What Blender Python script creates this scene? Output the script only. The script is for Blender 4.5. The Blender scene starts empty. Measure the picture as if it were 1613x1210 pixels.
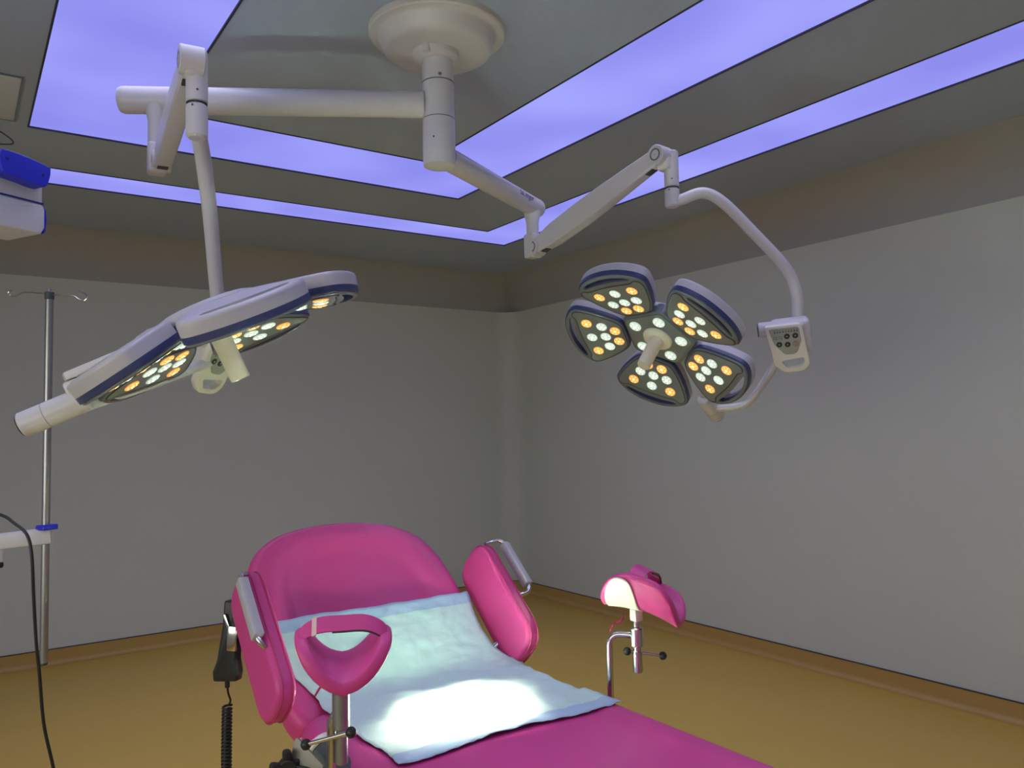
import bpy, math, random
from mathutils import Vector as V, Matrix as M
random.seed(7)
S = bpy.context.scene
COL = S.collection
pi = math.pi

# ------------------------------------------------------------------ camera
cd = bpy.data.cameras.new('camera'); cam = bpy.data.objects.new('camera', cd); COL.objects.link(cam)
cd.sensor_fit = 'HORIZONTAL'; cd.sensor_width = 36.0; cd.lens = 28.229; cd.clip_start = 0.02
cam.rotation_euler = M(((0.822329,-0.014391,-0.568831,0),(-0.568610,-0.058386,-0.820532,0),(-0.021403,0.998190,-0.056195,0),(0,0,0,1))).to_euler()
cam.location = (0, 0, 1.5)
S.camera = cam

# ------------------------------------------------------------------ world and exposure
w = bpy.data.worlds.new('world'); S.world = w; w.use_nodes = True
w.node_tree.nodes['Background'].inputs[0].default_value = (0.5, 0.5, 0.5, 1)
w.node_tree.nodes['Background'].inputs[1].default_value = 0.02
S.view_settings.view_transform = 'Standard'; S.view_settings.look = 'None'
S.cycles.sample_clamp_indirect = 0.0; S.cycles.sample_clamp_direct = 0.0
S.view_settings.exposure = 0.0; S.view_settings.gamma = 1.0; S.view_settings.use_curve_mapping = False

STRIP_COL = (0.33, 0.33, 0.98); STRIP_STR = 1.0
LED_W = 1050.0               # watts of each spot beam
FILL_WINDOW_STR = 2.8  # emission of the added, unseen fill window
FILM_W = 3.4          # watts per square metre that the lit ceiling film throws downwards

# the lit ceiling film throws most of its light down: one downward light along each side of the two bands
BIG = (0.245, 2.49, 0.66, 4.12); BIGI = (0.74, 2.0, 1.17, 3.61)
OUT = (-0.68, 3.42, -0.25, 5.00); OUTI = (-0.35, 3.07, 0.08, 4.69)
for o_, i_ in ((BIG, BIGI), (OUT, OUTI)):
    for (xa, xb, ya, yb) in ((o_[0], i_[0], o_[2], o_[3]), (i_[1], o_[1], o_[2], o_[3]), (i_[0], i_[1], o_[2], i_[2]), (i_[0], i_[1], i_[3], o_[3])):
        ld = bpy.data.lights.new('film_light', 'AREA'); ld.shape = 'RECTANGLE'; ld.size = xb - xa - .02; ld.size_y = yb - ya - .02
        ld.energy = FILM_W * (xb - xa) * (yb - ya); ld.color = (0.78, 0.76, 1.0); ld.spread = math.radians(112)
        lo = bpy.data.objects.new('film_light', ld); COL.objects.link(lo); lo.location = ((xa + xb) / 2, (ya + yb) / 2, 2.899)

# ------------------------------------------------------------------ materials
def mat(name, col, rough=0.5, metal=0.0, noise=0.0, scale=20.0, bump=0.0, bscale=60.0, emit=None, estr=0.0, coat=0.0, spec=0.5, trans=0.0, sheen=0.0):
    m = bpy.data.materials.new(name); m.use_nodes = True
    nt = m.node_tree; b = nt.nodes['Principled BSDF']
    b.inputs['Base Color'].default_value = (*col, 1); b.inputs['Roughness'].default_value = rough
    b.inputs['Metallic'].default_value = metal; b.inputs['Coat Weight'].default_value = coat
    b.inputs['Specular IOR Level'].default_value = spec
    b.inputs['Transmission Weight'].default_value = trans
    b.inputs['Sheen Weight'].default_value = sheen
    if emit: b.inputs['Emission Color'].default_value = (*emit, 1); b.inputs['Emission Strength'].default_value = estr
    tc = nt.nodes.new('ShaderNodeTexCoord')
    if noise > 0:
        n = nt.nodes.new('ShaderNodeTexNoise'); n.inputs['Scale'].default_value = scale; n.inputs['Detail'].default_value = 4
        nt.links.new(tc.outputs['Object'], n.inputs['Vector'])
        mx = nt.nodes.new('ShaderNodeMix'); mx.data_type = 'RGBA'
        mx.inputs[6].default_value = tuple(c * (1 - noise) for c in col) + (1,)
        mx.inputs[7].default_value = tuple(min(1, c * (1 + noise)) for c in col) + (1,)
        nt.links.new(n.outputs['Fac'], mx.inputs[0]); nt.links.new(mx.outputs[2], b.inputs['Base Color'])
    if bump > 0:
        n2 = nt.nodes.new('ShaderNodeTexNoise'); n2.inputs['Scale'].default_value = bscale; n2.inputs['Detail'].default_value = 3
        nt.links.new(tc.outputs['Object'], n2.inputs['Vector'])
        bp = nt.nodes.new('ShaderNodeBump'); bp.inputs['Strength'].default_value = bump; bp.inputs['Distance'].default_value = 0.004
        nt.links.new(n2.outputs['Fac'], bp.inputs['Height']); nt.links.new(bp.outputs[0], b.inputs['Normal'])
    return m

def emis(name, col, s):
    m = bpy.data.materials.new(name); m.use_nodes = True; nt = m.node_tree; nt.nodes.clear()
    e = nt.nodes.new('ShaderNodeEmission'); e.inputs[0].default_value = (*col, 1); e.inputs[1].default_value = s
    o = nt.nodes.new('ShaderNodeOutputMaterial'); nt.links.new(e.outputs[0], o.inputs[0]); return m

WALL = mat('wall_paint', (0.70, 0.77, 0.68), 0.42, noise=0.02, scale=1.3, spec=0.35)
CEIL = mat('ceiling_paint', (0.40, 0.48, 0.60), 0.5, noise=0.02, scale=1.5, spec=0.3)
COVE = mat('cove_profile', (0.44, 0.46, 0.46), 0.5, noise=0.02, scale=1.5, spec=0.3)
FLOOR = mat('ochre_vinyl', (0.62, 0.42, 0.085), 0.42, noise=0.05, scale=2.2, spec=0.35)
SKIRT = mat('ochre_vinyl_skirting', (0.55, 0.36, 0.11), 0.38, noise=0.05, scale=3.0, spec=0.4)
TRIMDK = mat('dark_trim', (0.03, 0.03, 0.06), 0.5)
WHITE = mat('white_powder_coat', (0.62, 0.62, 0.61), 0.32, noise=0.015, scale=8)
SHELL = mat('white_lamp_shell', (0.47, 0.47, 0.50), 0.38, noise=0.01, scale=8)
CREAM = mat('cream_plastic', (0.80, 0.80, 0.68), 0.4)
SEAM = mat('dark_seam', (0.05, 0.05, 0.07), 0.6)
BAND = mat('blue_band', (0.035, 0.05, 0.15), 0.35)
FRAME = mat('grey_lamp_face', (0.15, 0.19, 0.23), 0.2, coat=0.5)
PANEL = mat('grey_lens_panel', (0.19, 0.235, 0.25), 0.3, coat=0.3)
SLOTB = mat('slot_blue', (0.07, 0.09, 0.2), 0.4)
LENSW = mat('white_led_lens', (0.7, 0.8, 0.75), 0.15, emit=(0.66, 0.86, 0.70), estr=0.62)
LENSO = mat('amber_led_lens', (0.8, 0.4, 0.1), 0.15, emit=(1.0, 0.46, 0.10), estr=0.85)
COREW = emis('white_led_core', (0.9, 1.0, 0.86), 2.2)
COREO = emis('amber_led_core', (1.0, 0.75, 0.35), 2.2)
STEEL = mat('chrome_steel', (0.62, 0.62, 0.60), 0.16, metal=1.0)
BRUSH = mat('brushed_steel', (0.36, 0.37, 0.37), 0.35, metal=0.9, noise=0.1, scale=60)
BLACK = mat('black_plastic', (0.012, 0.016, 0.016), 0.4)
DKGREY = mat('dark_grey_plastic', (0.05, 0.07, 0.065), 0.45)
OLIVE = mat('grey_metal_plate', (0.22, 0.22, 0.18), 0.45, metal=0.4)
PINK = mat('pink_vinyl', (0.62, 0.062, 0.265), 0.40, noise=0.05, scale=5, bump=0.12, bscale=220, spec=0.4)
PINKD = mat('pink_vinyl_piping', (0.50, 0.03, 0.14), 0.42)
BLUE = mat('royal_blue_plastic', (0.02, 0.03, 0.62), 0.35)
BLUED = mat('dark_blue_trim', (0.01, 0.01, 0.25), 0.4)
PALE = mat('pale_equipment_plastic', (0.66, 0.68, 0.70), 0.4)
GREYKEY = mat('panel_grey', (0.34, 0.37, 0.32), 0.45)
KEYDK = mat('button_dark_green', (0.012, 0.03, 0.02), 0.35)
KEYRED = mat('button_red', (0.45, 0.06, 0.05), 0.4)
PALEPINK = mat('pale_label', (0.75, 0.55, 0.45), 0.6)
INK = mat('logo_ink', (0.10, 0.11, 0.30), 0.5)
HATCH = mat('vent_panel', (0.62, 0.68, 0.74), 0.5)

def strip_material():
    m = bpy.data.materials.new('lit_ceiling_film'); m.use_nodes = True; nt = m.node_tree; nt.nodes.clear()
    tc = nt.nodes.new('ShaderNodeTexCoord'); n = nt.nodes.new('ShaderNodeTexNoise'); n.inputs['Scale'].default_value = 1.4; n.inputs['Detail'].default_value = 1
    nt.links.new(tc.outputs['Object'], n.inputs['Vector'])
    cr = nt.nodes.new('ShaderNodeValToRGB')
    cr.color_ramp.elements[0].position = 0.35; cr.color_ramp.elements[0].color = (0.27, 0.27, 0.86, 1)
    cr.color_ramp.elements[1].position = 0.68; cr.color_ramp.elements[1].color = (0.37, 0.38, 1.0, 1)
    e = nt.nodes.new('ShaderNodeEmission'); e.inputs[1].default_value = STRIP_STR
    o = nt.nodes.new('ShaderNodeOutputMaterial')
    nt.links.new(n.outputs['Fac'], cr.inputs[0]); nt.links.new(cr.outputs[0], e.inputs[0]); nt.links.new(e.outputs[0], o.inputs[0])
    return m
STRIP = strip_material()

def pad_material():
    m = bpy.data.materials.new('paper_underpad'); m.use_nodes = True; nt = m.node_tree; b = nt.nodes['Principled BSDF']
    b.inputs['Roughness'].default_value = 0.75; b.inputs['Specular IOR Level'].default_value = 0.2
    uv = nt.nodes.new('ShaderNodeTexCoord'); sep = nt.nodes.new('ShaderNodeSeparateXYZ'); nt.links.new(uv.outputs['UV'], sep.inputs[0])
    # bluer plastic border at both short ends (v = distance along the sheet, 0..1)
    def edge(sock, c, h):
        a = nt.nodes.new('ShaderNodeMath'); a.operation = 'SUBTRACT'; a.inputs[1].default_value = 0.5; nt.links.new(sock, a.inputs[0])
        bb = nt.nodes.new('ShaderNodeMath'); bb.operation = 'ABSOLUTE'; nt.links.new(a.outputs[0], bb.inputs[0])
        cc = nt.nodes.new('ShaderNodeMath'); cc.operation = 'GREATER_THAN'; cc.inputs[1].default_value = h; nt.links.new(bb.outputs[0], cc.inputs[0]); return cc.outputs[0]
    e = edge(sep.outputs['Y'], 0.5, 0.44)
    mx = nt.nodes.new('ShaderNodeMix'); mx.data_type = 'RGBA'
    mx.inputs[6].default_value = (0.57, 0.79, 0.74, 1); mx.inputs[7].default_value = (0.42, 0.60, 0.74, 1)
    nt.links.new(e, mx.inputs[0]); nt.links.new(mx.outputs[2], b.inputs['Base Color'])
    n = nt.nodes.new('ShaderNodeTexNoise'); n.inputs['Scale'].default_value = 9; n.inputs['Detail'].default_value = 5; n.inputs['Distortion'].default_value = 1.2
    nt.links.new(uv.outputs['Object'], n.inputs['Vector'])
    v = nt.nodes.new('ShaderNodeTexVoronoi'); v.feature = 'DISTANCE_TO_EDGE'; v.inputs['Scale'].default_value = 11
    nt.links.new(uv.outputs['Object'], v.inputs['Vector'])
    ad = nt.nodes.new('ShaderNodeMath'); ad.operation = 'MULTIPLY_ADD'; ad.inputs[1].default_value = 0.35; nt.links.new(v.outputs['Distance'], ad.inputs[0]); nt.links.new(n.outputs['Fac'], ad.inputs[2])
    bp = nt.nodes.new('ShaderNodeBump'); bp.inputs['Strength'].default_value = 0.45; bp.inputs['Distance'].default_value = 0.012
    nt.links.new(ad.outputs[0], bp.inputs['Height']); nt.links.new(bp.outputs[0], b.inputs['Normal'])
    return m
PAPER = pad_material()

# ------------------------------------------------------------------ mesh helpers
class MB:
    def __init__(s): s.v = []; s.f = []; s.m = []; s.sm = []; s.cur = 0
    def add(s, vs, fs, mi=None, smooth=True, X=None):
        o = len(s.v); mi = s.cur if mi is None else mi
        s.v += [tuple(X @ V(p)) if X else tuple(p) for p in vs]
        for f in fs: s.f.append(tuple(i + o for i in f)); s.m.append(mi); s.sm.append(smooth)
        return s
    def build(s, name, mats, parent=None, angle=40):
        me = bpy.data.meshes.new(name); me.from_pydata(s.v, [], s.f); me.update()
        mats = mats if isinstance(mats, (list, tuple)) else [mats]
        for m in mats: me.materials.append(m)
        me.polygons.foreach_set('material_index', s.m); me.polygons.foreach_set('use_smooth', s.sm)
        fix(me); me.set_sharp_from_angle(angle=math.radians(angle))
        o = bpy.data.objects.new(name, me); COL.objects.link(o)
        if parent: o.parent = parent
        return o

def fix(me):
    import bmesh
    b = bmesh.new(); b.from_mesh(me); bmesh.ops.recalc_face_normals(b, faces=b.faces); b.to_mesh(me); b.free()

def frame(z, hint=(0, 0, 1)):
    z = V(z).normalized(); h = V(hint)
    if abs(z.dot(h.normalized())) > 0.97: h = V((1, 0, 0)) if abs(z.x) < 0.9 else V((0, 1, 0))
    x = h.cross(z).normalized(); y = z.cross(x); return x, y, z

def xf(o, x, y, z):
    m = M.Identity(4)
    for i in range(3): m[i][0] = x[i]; m[i][1] = y[i]; m[i][2] = z[i]; m[i][3] = o[i]
    return m

def smooth_path(pts, n=6):
    pts = [V(p) for p in pts]; out = []
    for i in range(len(pts) - 1):
        p0 = pts[max(i - 1, 0)]; p1 = pts[i]; p2 = pts[i + 1]; p3 = pts[min(i + 2, len(pts) - 1)]
        for k in range(n):
            t = k / n
            out.append(0.5 * ((2 * p1) + (p2 - p0) * t + (2 * p0 - 5 * p1 + 4 * p2 - p3) * t * t + (3 * p1 - p0 - 3 * p2 + p3) * t ** 3))
    out.append(pts[-1]); return out

def tube(mb, pts, r, n=16, cap=True, prof=None, mi=None):
    """sweep a round (or given 2D) section along pts; r a number or a list"""
    pts = [V(p) for p in pts]; k = len(pts)
    rs = r if isinstance(r, (list, tuple)) else [r] * k
    prof = prof or [(math.cos(2 * pi * i / n), math.sin(2 * pi * i / n)) for i in range(n)]
    n = len(prof)
    d = (pts[1] - pts[0]).normalized(); x, y, _ = frame(d)
    vs = []
    for i, p in enumerate(pts):
        if i == 0: t = pts[1] - pts[0]
        elif i == k - 1: t = pts[-1] - pts[-2]
        else: t = (pts[i + 1] - pts[i]).normalized() + (pts[i] - pts[i - 1]).normalized()
        t.normalize(); x = (x - t * x.dot(t)).normalized(); y = t.cross(x)
        for a, b in prof: vs.append(p + (x * a + y * b) * rs[i])
    fs = []
    for i in range(k - 1):
        for j in range(n):
            a = i * n + j; b = i * n + (j + 1) % n; fs.append((a, b, b + n, a + n))
    if cap: fs.append(tuple(range(n))[::-1]); fs.append(tuple((k - 1) * n + j for j in range(n)))
    mb.add(vs, fs, mi); return mb

def lathe(mb, prof, n=40, X=None, mi=None, closed=True):
    """prof: (r, z) from bottom to top about the local z axis"""
    vs = []; fs = []
    for r, z in prof:
        for j in range(n): vs.append((r * math.cos(2 * pi * j / n), r * math.sin(2 * pi * j / n), z))
    k = len(prof)
    for i in range(k - 1):
        for j in range(n):
            a = i * n + j; b = i * n + (j + 1) % n; fs.append((a, b, b + n, a + n))
    if closed: fs.append(tuple(range(n))[::-1]); fs.append(tuple((k - 1) * n + j for j in range(n)))
    mb.add(vs, fs, mi, True, X); return mb

def cyl(mb, p, q, r, n=28, bev=0.002, mi=None, r2=None):
    p = V(p); q = V(q); x, y, z = frame(q - p); L = (q - p).length; r2 = r if r2 is None else r2; b = min(bev, L / 3)
    return lathe(mb, [(r - b, 0), (r, b), (r2, L - b), (r2 - b, L)], n, xf(p, x, y, z), mi)

def rbox(mb, size, X=None, bev=0.005, mi=None, seg=2):
    """box with rounded edges, centred at the origin of X"""
    import bmesh
    b = bmesh.new(); bmesh.ops.create_cube(b, size=1.0)
    for v in b.verts: v.co = V((v.co.x * size[0], v.co.y * size[1], v.co.z * size[2]))
    if bev > 0: bmesh.ops.bevel(b, geom=list(b.edges), offset=bev, segments=seg, profile=0.5, affect='EDGES')
    b.verts.index_update(); mb.add([tuple(v.co) for v in b.verts], [tuple(v.index for v in f.verts) for f in b.faces], mi, True, X); b.free(); return mb

def inset(poly, d):
    n = len(poly); out = []
    for i in range(n):
        p0 = V(poly[i - 1]).to_2d() if len(poly[i-1]) > 2 else V(poly[i - 1]); p1 = V(poly[i]); p2 = V(poly[(i + 1) % n])
        e1 = (p1 - p0).normalized(); e2 = (p2 - p1).normalized()
        nrm = V((-e1.y - e2.y, e1.x + e2.x)); L = nrm.length
        nrm = nrm / L if L > 1e-6 else V((-e1.y, e1.x))
        c = max(0.5, nrm.dot(V((-e1.y, e1.x))))
        out.append(p1 + nrm * d / c)
    return out

def slab(mb, poly, z0, z1, r0=0.0, r1=0.0, X=None, mi=None, seg=5, extra_top=None):
    """extruded CCW outline with rounded bottom (r0) and top (r1) edges; extra_top = [(inset, z)...] further rings of the top"""
    rings = []
    if r0 > 0:
        for k in range(seg + 1):
            a = k / seg * pi / 2; rings.append((r0 * (1 - math.sin(a)), z0 + r0 * (1 - math.cos(a))))
    else: rings.append((0, z0))
    if r1 > 0:
        for k in range(seg + 1):
            a = k / seg * pi / 2; rings.append((r1 * (1 - math.cos(a)), z1 - r1 + r1 * math.sin(a)))
    else: rings.append((0, z1))
    if extra_top: rings += extra_top
    vs = []; n = len(poly); fs = []
    for d, z in rings:
        if d > 0.045:
            q = inset(poly, .04); xs = [p[0] for p in q]; ys = [p[1] for p in q]; mx_, my_ = (max(xs) + min(xs)) / 2, (max(ys) + min(ys)) / 2
            hx_, hy_ = (max(xs) - min(xs)) / 2, (max(ys) - min(ys)) / 2; e_ = d - .04
            P = [V((mx_ + (p[0] - mx_) * max(.05, 1 - e_ / hx_), my_ + (p[1] - my_) * max(.05, 1 - e_ / hy_))) for p in q]
        else: P = inset(poly, d) if abs(d) > 1e-7 else [V(p) for p in poly]
        vs += [(p[0], p[1], z) for p in P]
    k = len(rings)
    for i in range(k - 1):
        for j in range(n):
            a = i * n + j; b = i * n + (j + 1) % n; fs.append((a, b, b + n, a + n))
    fs.append(tuple(range(n))[::-1]); fs.append(tuple((k - 1) * n + j for j in range(n)))
    mb.add(vs, fs, mi, True, X); return mb

def closed_spline(pts, n=6):
    pts = [V(p) for p in pts]; k = len(pts); out = []
    for i in range(k):
        p0 = pts[i - 1]; p1 = pts[i]; p2 = pts[(i + 1) % k]; p3 = pts[(i + 2) % k]
        for j in range(n):
            t = j / n
            out.append(0.5 * ((2 * p1) + (p2 - p0) * t + (2 * p0 - 5 * p1 + 4 * p2 - p3) * t * t + (3 * p1 - p0 - 3 * p2 + p3) * t ** 3))
    return out

def rounded_poly(pts, rs, seg=6):
    n = len(pts); out = []
    rs = rs if isinstance(rs, (list, tuple)) else [rs] * n
    for i in range(n):
        p = V(pts[i]); a = V(pts[i - 1]) - p; b = V(pts[(i + 1) % n]) - p
        ang = a.angle(b); t = min(rs[i] / math.tan(ang / 2), a.length * 0.49, b.length * 0.49)
        A = p + a.normalized() * t; B = p + b.normalized() * t
        for k in range(seg + 1):
            s = k / seg; out.append(A * (1 - s) ** 2 + p * 2 * s * (1 - s) + B * s * s)
    return out

def tag(o, label=None, cat=None, group=None, kind=None):
    if label: o['label'] = label
    if cat: o['category'] = cat
    if group: o['group'] = group
    if kind: o['kind'] = kind
    return o
def empty(name, loc=(0, 0, 0)):
    o = bpy.data.objects.new(name, None); COL.objects.link(o); o.location = loc; o.empty_display_size = 0.1; return o
def parent_keep(ch, par):
    """child meshes are written in world coordinates; keep them there under a moved parent"""
    ch.parent = par; ch.matrix_parent_inverse = M.Translation(-V(par.location)) if par.type == 'EMPTY' else par_inv(par)
def par_inv(par):
    m = par.matrix_basis.copy()
    if par.parent is not None: m = par.parent.matrix_basis @ par.matrix_parent_inverse @ m
    return m.inverted()
def part(mb, name, mats, par, angle=40):
    o = mb.build(name, mats, None, angle); parent_keep(o, par); return o

# ------------------------------------------------------------------ room
X0, X1, Y0, Y1, H = -1.60, 4.33, -1.46, 6.24, 2.90
RC = 0.20      # radius of the vertical corners
RV = 0.30      # radius of the cove under the ceiling
def rect_round(inset_=0.0, r=RC, seg=8):
    a, b, c, d = X0 + inset_, X1 - inset_, Y0 + inset_, Y1 - inset_
    return a, b, c, d
# each wall: a flat board with the cove at its top, and the rounded corners as trim
def wall(name, p, q, inward):
    """wall from p to q (2D) with its inner face towards `inward`, a cove curving over to the ceiling"""
    p = V(p); q = V(q); nn = V(inward); L = q - p
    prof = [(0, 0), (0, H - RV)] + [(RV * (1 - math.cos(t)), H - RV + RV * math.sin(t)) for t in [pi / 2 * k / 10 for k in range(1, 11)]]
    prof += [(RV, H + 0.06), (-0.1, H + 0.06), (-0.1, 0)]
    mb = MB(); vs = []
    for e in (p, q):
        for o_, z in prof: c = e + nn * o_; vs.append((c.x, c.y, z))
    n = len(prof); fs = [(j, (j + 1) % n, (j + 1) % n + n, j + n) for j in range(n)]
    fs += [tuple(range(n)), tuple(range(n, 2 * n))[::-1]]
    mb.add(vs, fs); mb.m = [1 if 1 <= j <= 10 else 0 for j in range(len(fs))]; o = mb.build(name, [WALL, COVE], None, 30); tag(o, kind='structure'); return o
wall('wall_back', (X0, Y1), (X1, Y1), (0, -1))
wall('wall_right', (X1, Y0), (X1, Y1), (-1, 0))
wall('wall_front', (X0, Y0), (X1, Y0), (0, 1))
# left wall (outside the frame), opened for an added window that brightens the room
WY0, WY1, WZ0, WZ1 = -0.9, 2.3, 0.9, 2.1
mb = MB()
for (a, b, c, d) in ((Y0, WY0, 0, H), (WY1, Y1, 0, H), (WY0, WY1, 0, WZ0), (WY0, WY1, WZ1, H)):
    rbox(mb, (0.1, b - a, d - c), M.Translation((X0 - 0.05, (a + b) / 2, (c + d) / 2)), 0)
tag(mb.build('wall_left', WALL), kind='structure')
mb = MB()
for (a, b, c, d) in ((WY0, WY0 + .05, WZ0, WZ1), (WY1 - .05, WY1, WZ0, WZ1), (WY0, WY1, WZ0, WZ0 + .05), (WY0, WY1, WZ1 - .05, WZ1), (.67, .73, WZ0, WZ1)):
    rbox(mb, (0.08, b - a, d - c), M.Translation((X0 - 0.05, (a + b) / 2, (c + d) / 2)), 0.004)
win = tag(mb.build('fill_window_1', WHITE), kind='structure')
mb = MB(); rbox(mb, (0.01, WY1 - WY0 - .1, WZ1 - WZ0 - .1), M.Translation((X0 - 0.07, (WY0 + WY1) / 2, (WZ0 + WZ1) / 2)), 0)
part(mb, 'pane', emis('fill_glow', (1.0, 0.97, 0.88), FILL_WINDOW_STR), win)  # glowing sheet added as fill light for the walls and floor

# rounded vertical corner between back and right wall (and the other three)
for i, (cx_, cy_, a0) in enumerate(((X1, Y1, 0), (X0, Y1, 90), (X0, Y0, 180), (X1, Y0, 270))):
    mb = MB(); sx = -1 if cx_ == X1 else 1; sy = -1 if cy_ == Y1 else 1
    C_ = V((cx_ + sx * RC, cy_ + sy * RC)); vs = []; N_ = 10
    for z in (0, H - RV):
        for k in range(N_ + 1):
            t = math.radians(a0) + pi / 2 * k / N_
            vs.append((C_.x + RC * math.cos(t), C_.y + RC * math.sin(t), z))
    k = N_ + 1; vs += [(cx_, cy_, 0), (cx_, cy_, H - RV)]
    fs = [(j, j + 1, j + 1 + k, j + k) for j in range(N_)] + [tuple(range(k)) + (2 * k,), tuple(range(k, 2 * k)) + (2 * k + 1,)]
    mb.add(vs, fs); tag(mb.build('trim_%d' % (i + 1), WALL), kind='structure')

mb = MB(); rbox(mb, (X1 - X0 + .2, Y1 - Y0 + .2, 0.1), M.Translation(((X0 + X1) / 2, (Y0 + Y1) / 2, -0.05)), 0)
tag(mb.build('floor', FLOOR), kind='structure')

# coved vinyl skirting with a dark joint line on top
def skirting(name, path):
    """path: list of (x, y, nx, ny) along the foot of the wall, n pointing into the room"""
    r = 0.035; prof = [(-0.01, 0), (-0.01, 0.1), (0.006, 0.1)]
    prof += [(0.006, r)] + [(0.006 + r * (1 - math.cos(t)), r * (1 - math.sin(t))) for t in [pi / 2 * k / 6 for k in range(1, 6)]] + [(0.006 + r, 0.0006)]
    def sweep(pr):
        vs = [(x + nx * o_, y + ny * o_, z) for (x, y, nx, ny) in path for o_, z in pr]; n = len(pr); k = len(path)
        fs = [(i * n + j, i * n + (j + 1) % n, (i + 1) * n + (j + 1) % n, (i + 1) * n + j) for i in range(k - 1) for j in range(n)]
        return MB().add(vs, fs + [tuple(range(n)), tuple(range((k - 1) * n, k * n))[::-1]])
    o = tag(sweep(prof).build(name, SKIRT, None, 30), kind='structure')
    part(sweep([(-0.004, 0.1), (0.008, 0.1), (0.008, 0.105), (-0.004, 0.105)]), 'joint_line', SEAM, o)
def arc_path(cx_, cy_, a0):
    return [(cx_ + RC * math.cos(t), cy_ + RC * math.sin(t), -math.cos(t), -math.sin(t)) for t in [math.radians(a0 + 90 * k / 10) for k in range(11)]]
skirting('baseboard_back', [(X0, Y1, 0, -1)] + arc_path(X1 - RC, Y1 - RC, 0)[::-1])
skirting('baseboard_right', [(X1, Y1 - RC, -1, 0), (X1, Y0, -1, 0)])
skirting('baseboard_left', [(X0, Y0, 1, 0), (X0, Y1, 1, 0)])
skirting('baseboard_front', [(X0, Y0, 0, 1), (X1, Y0, 0, 1)])

# ceiling with two rectangular ring openings for the lit film
BIG = (0.245, 2.49, 0.66, 4.12); BIGI = (0.74, 2.0, 1.17, 3.61)
OUT = (-0.68, 3.42, -0.25, 5.00); OUTI = (-0.35, 3.07, 0.08, 4.69)
def ringbox(mb, o, i, z0, z1, mi=None):
    (a, b, c, d), (e, f, g, h) = o, i
    vs = []
    for z in (z0, z1):
        vs += [(a, c, z), (b, c, z), (b, d, z), (a, d, z), (e, g, z), (f, g, z), (f, h, z), (e, h, z)]
    fs = []
    for k in range(4):
        n = (k + 1) % 4
        fs += [(k, n, n + 4, k + 4), (k + 8, k + 12, n + 12, n + 8), (k, k + 8, n + 8, n), (k + 4, n + 4, n + 12, k + 12)]
    mb.add(vs, fs, mi, False); return mb
mb = MB()
ringbox(mb, (X0, X1, Y0, Y1), OUT, H, H + 0.1)
ringbox(mb, OUTI, BIG, H, H + 0.1)
a, b, c, d = BIGI; rbox(mb, (b - a, d - c, 0.1), M.Translation(((a + b) / 2, (c + d) / 2, H + 0.05)), 0)
tag(mb.build('ceiling', CEIL), kind='structure')
def light_ring(o, i, label):
    mb = MB(); ringbox(mb, o, i, H + 0.004, H + 0.03)
    r = tag(mb.build('ceiling_light', STRIP), label, 'ceiling light')
    g = MB(); t = 0.006
    ringbox(g, (o[0] - .001, o[1] + .001, o[2] - .001, o[3] + .001), (o[0] + t, o[1] - t, o[2] + t, o[3] - t), H - 0.003, H + 0.006)
    ringbox(g, (i[0] - t, i[1] + t, i[2] - t, i[3] + t), (i[0] + .001, i[1] - .001, i[2] + .001, i[3] - .001), H - 0.003, H + 0.006)
    part(g, 'edge_trim', TRIMDK, r)
light_ring(BIG, BIGI, 'wide glowing violet light band round the surgical light ceiling mount')
light_ring(OUT, OUTI, 'narrow glowing violet light band nearest the walls')

# vent panel at the far left of the ceiling
vp = empty('ceiling_vent', (-0.06, 3.81, H))
tag(vp, 'pale square panel set in the ceiling left of the wide light band', 'vent')
mb = MB(); rbox(mb, (0.5, 0.5, 0.006), M.Translation((-0.06, 3.81, H - 0.002)), 0.002); part(mb, 'panel', HATCH, vp)
mb = MB(); ringbox(mb, (-0.318, 0.198, 3.552, 4.068), (-0.31, 0.19, 3.56, 4.06), H - 0.0055, H + 0.002); part(mb, 'panel_frame', FRAME, vp)

# ------------------------------------------------------------------ ceiling mount
MX, MY = 1.37, 2.39
mount = empty('ceiling_mount', (MX, MY, H))
tag(mount, 'round white ceiling canopy and short column carrying both surgical lights', 'ceiling mount')
mb = MB(); T = M.Translation((MX, MY, H))
lathe(mb, [(0.03, -0.083), (0.15, -0.083), (0.176, -0.080), (0.187, -0.074), (0.192, -0.064), (0.203, -0.034), (0.206, -0.026), (0.212, -0.0225), (0.233, -0.0225), (0.238, -0.018), (0.238, 0.0)], 72, T)
part(mb, 'canopy', WHITE, mount)
mb = MB(); lathe(mb, [(0.05, -0.112), (0.064, -0.110), (0.078, -0.1), (0.082, -0.083), (0.082, -0.078)], 48, M.Translation((MX - 0.008, MY, H)))
cyl(mb, (MX - .07, MY - .045, H - .108), (MX - .07, MY - .045, H - .08), 0.014)
part(mb, 'collar', WHITE, mount)
def ring_seam(z, r=0.0556): 
    g = MB(); lathe(g, [(r - .003, z - .0016), (r, z - .0012), (r, z + .0012), (r - .003, z + .0016)], 48, M.Translation((MX, MY, 0))); return g
mb = MB(); lathe(mb, [(0.05, 2.712), (0.055, 2.712), (0.055, 2.83)], 48, M.Translation((MX, MY, 0))); part(mb, 'column', WHITE, mount)
mb = MB(); lathe(mb, [(0.05, 2.583), (0.0552, 2.583), (0.0552, 2.709), (0.05, 2.709)], 48, M.Translation((MX, MY, 0))); part(mb, 'swivel_sleeve', WHITE, mount)
mb = MB(); lathe(mb, [(0.048, 2.415), (0.0545, 2.418), (0.0560, 2.43), (0.0560, 2.58), (0.05, 2.58)], 48, M.Translation((MX, MY, 0))); part(mb, 'swivel_sleeve', WHITE, mount)
part(ring_seam(2.711), 'seam_ring', SEAM, mount); part(ring_seam(2.5815), 'seam_ring', SEAM, mount)
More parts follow.
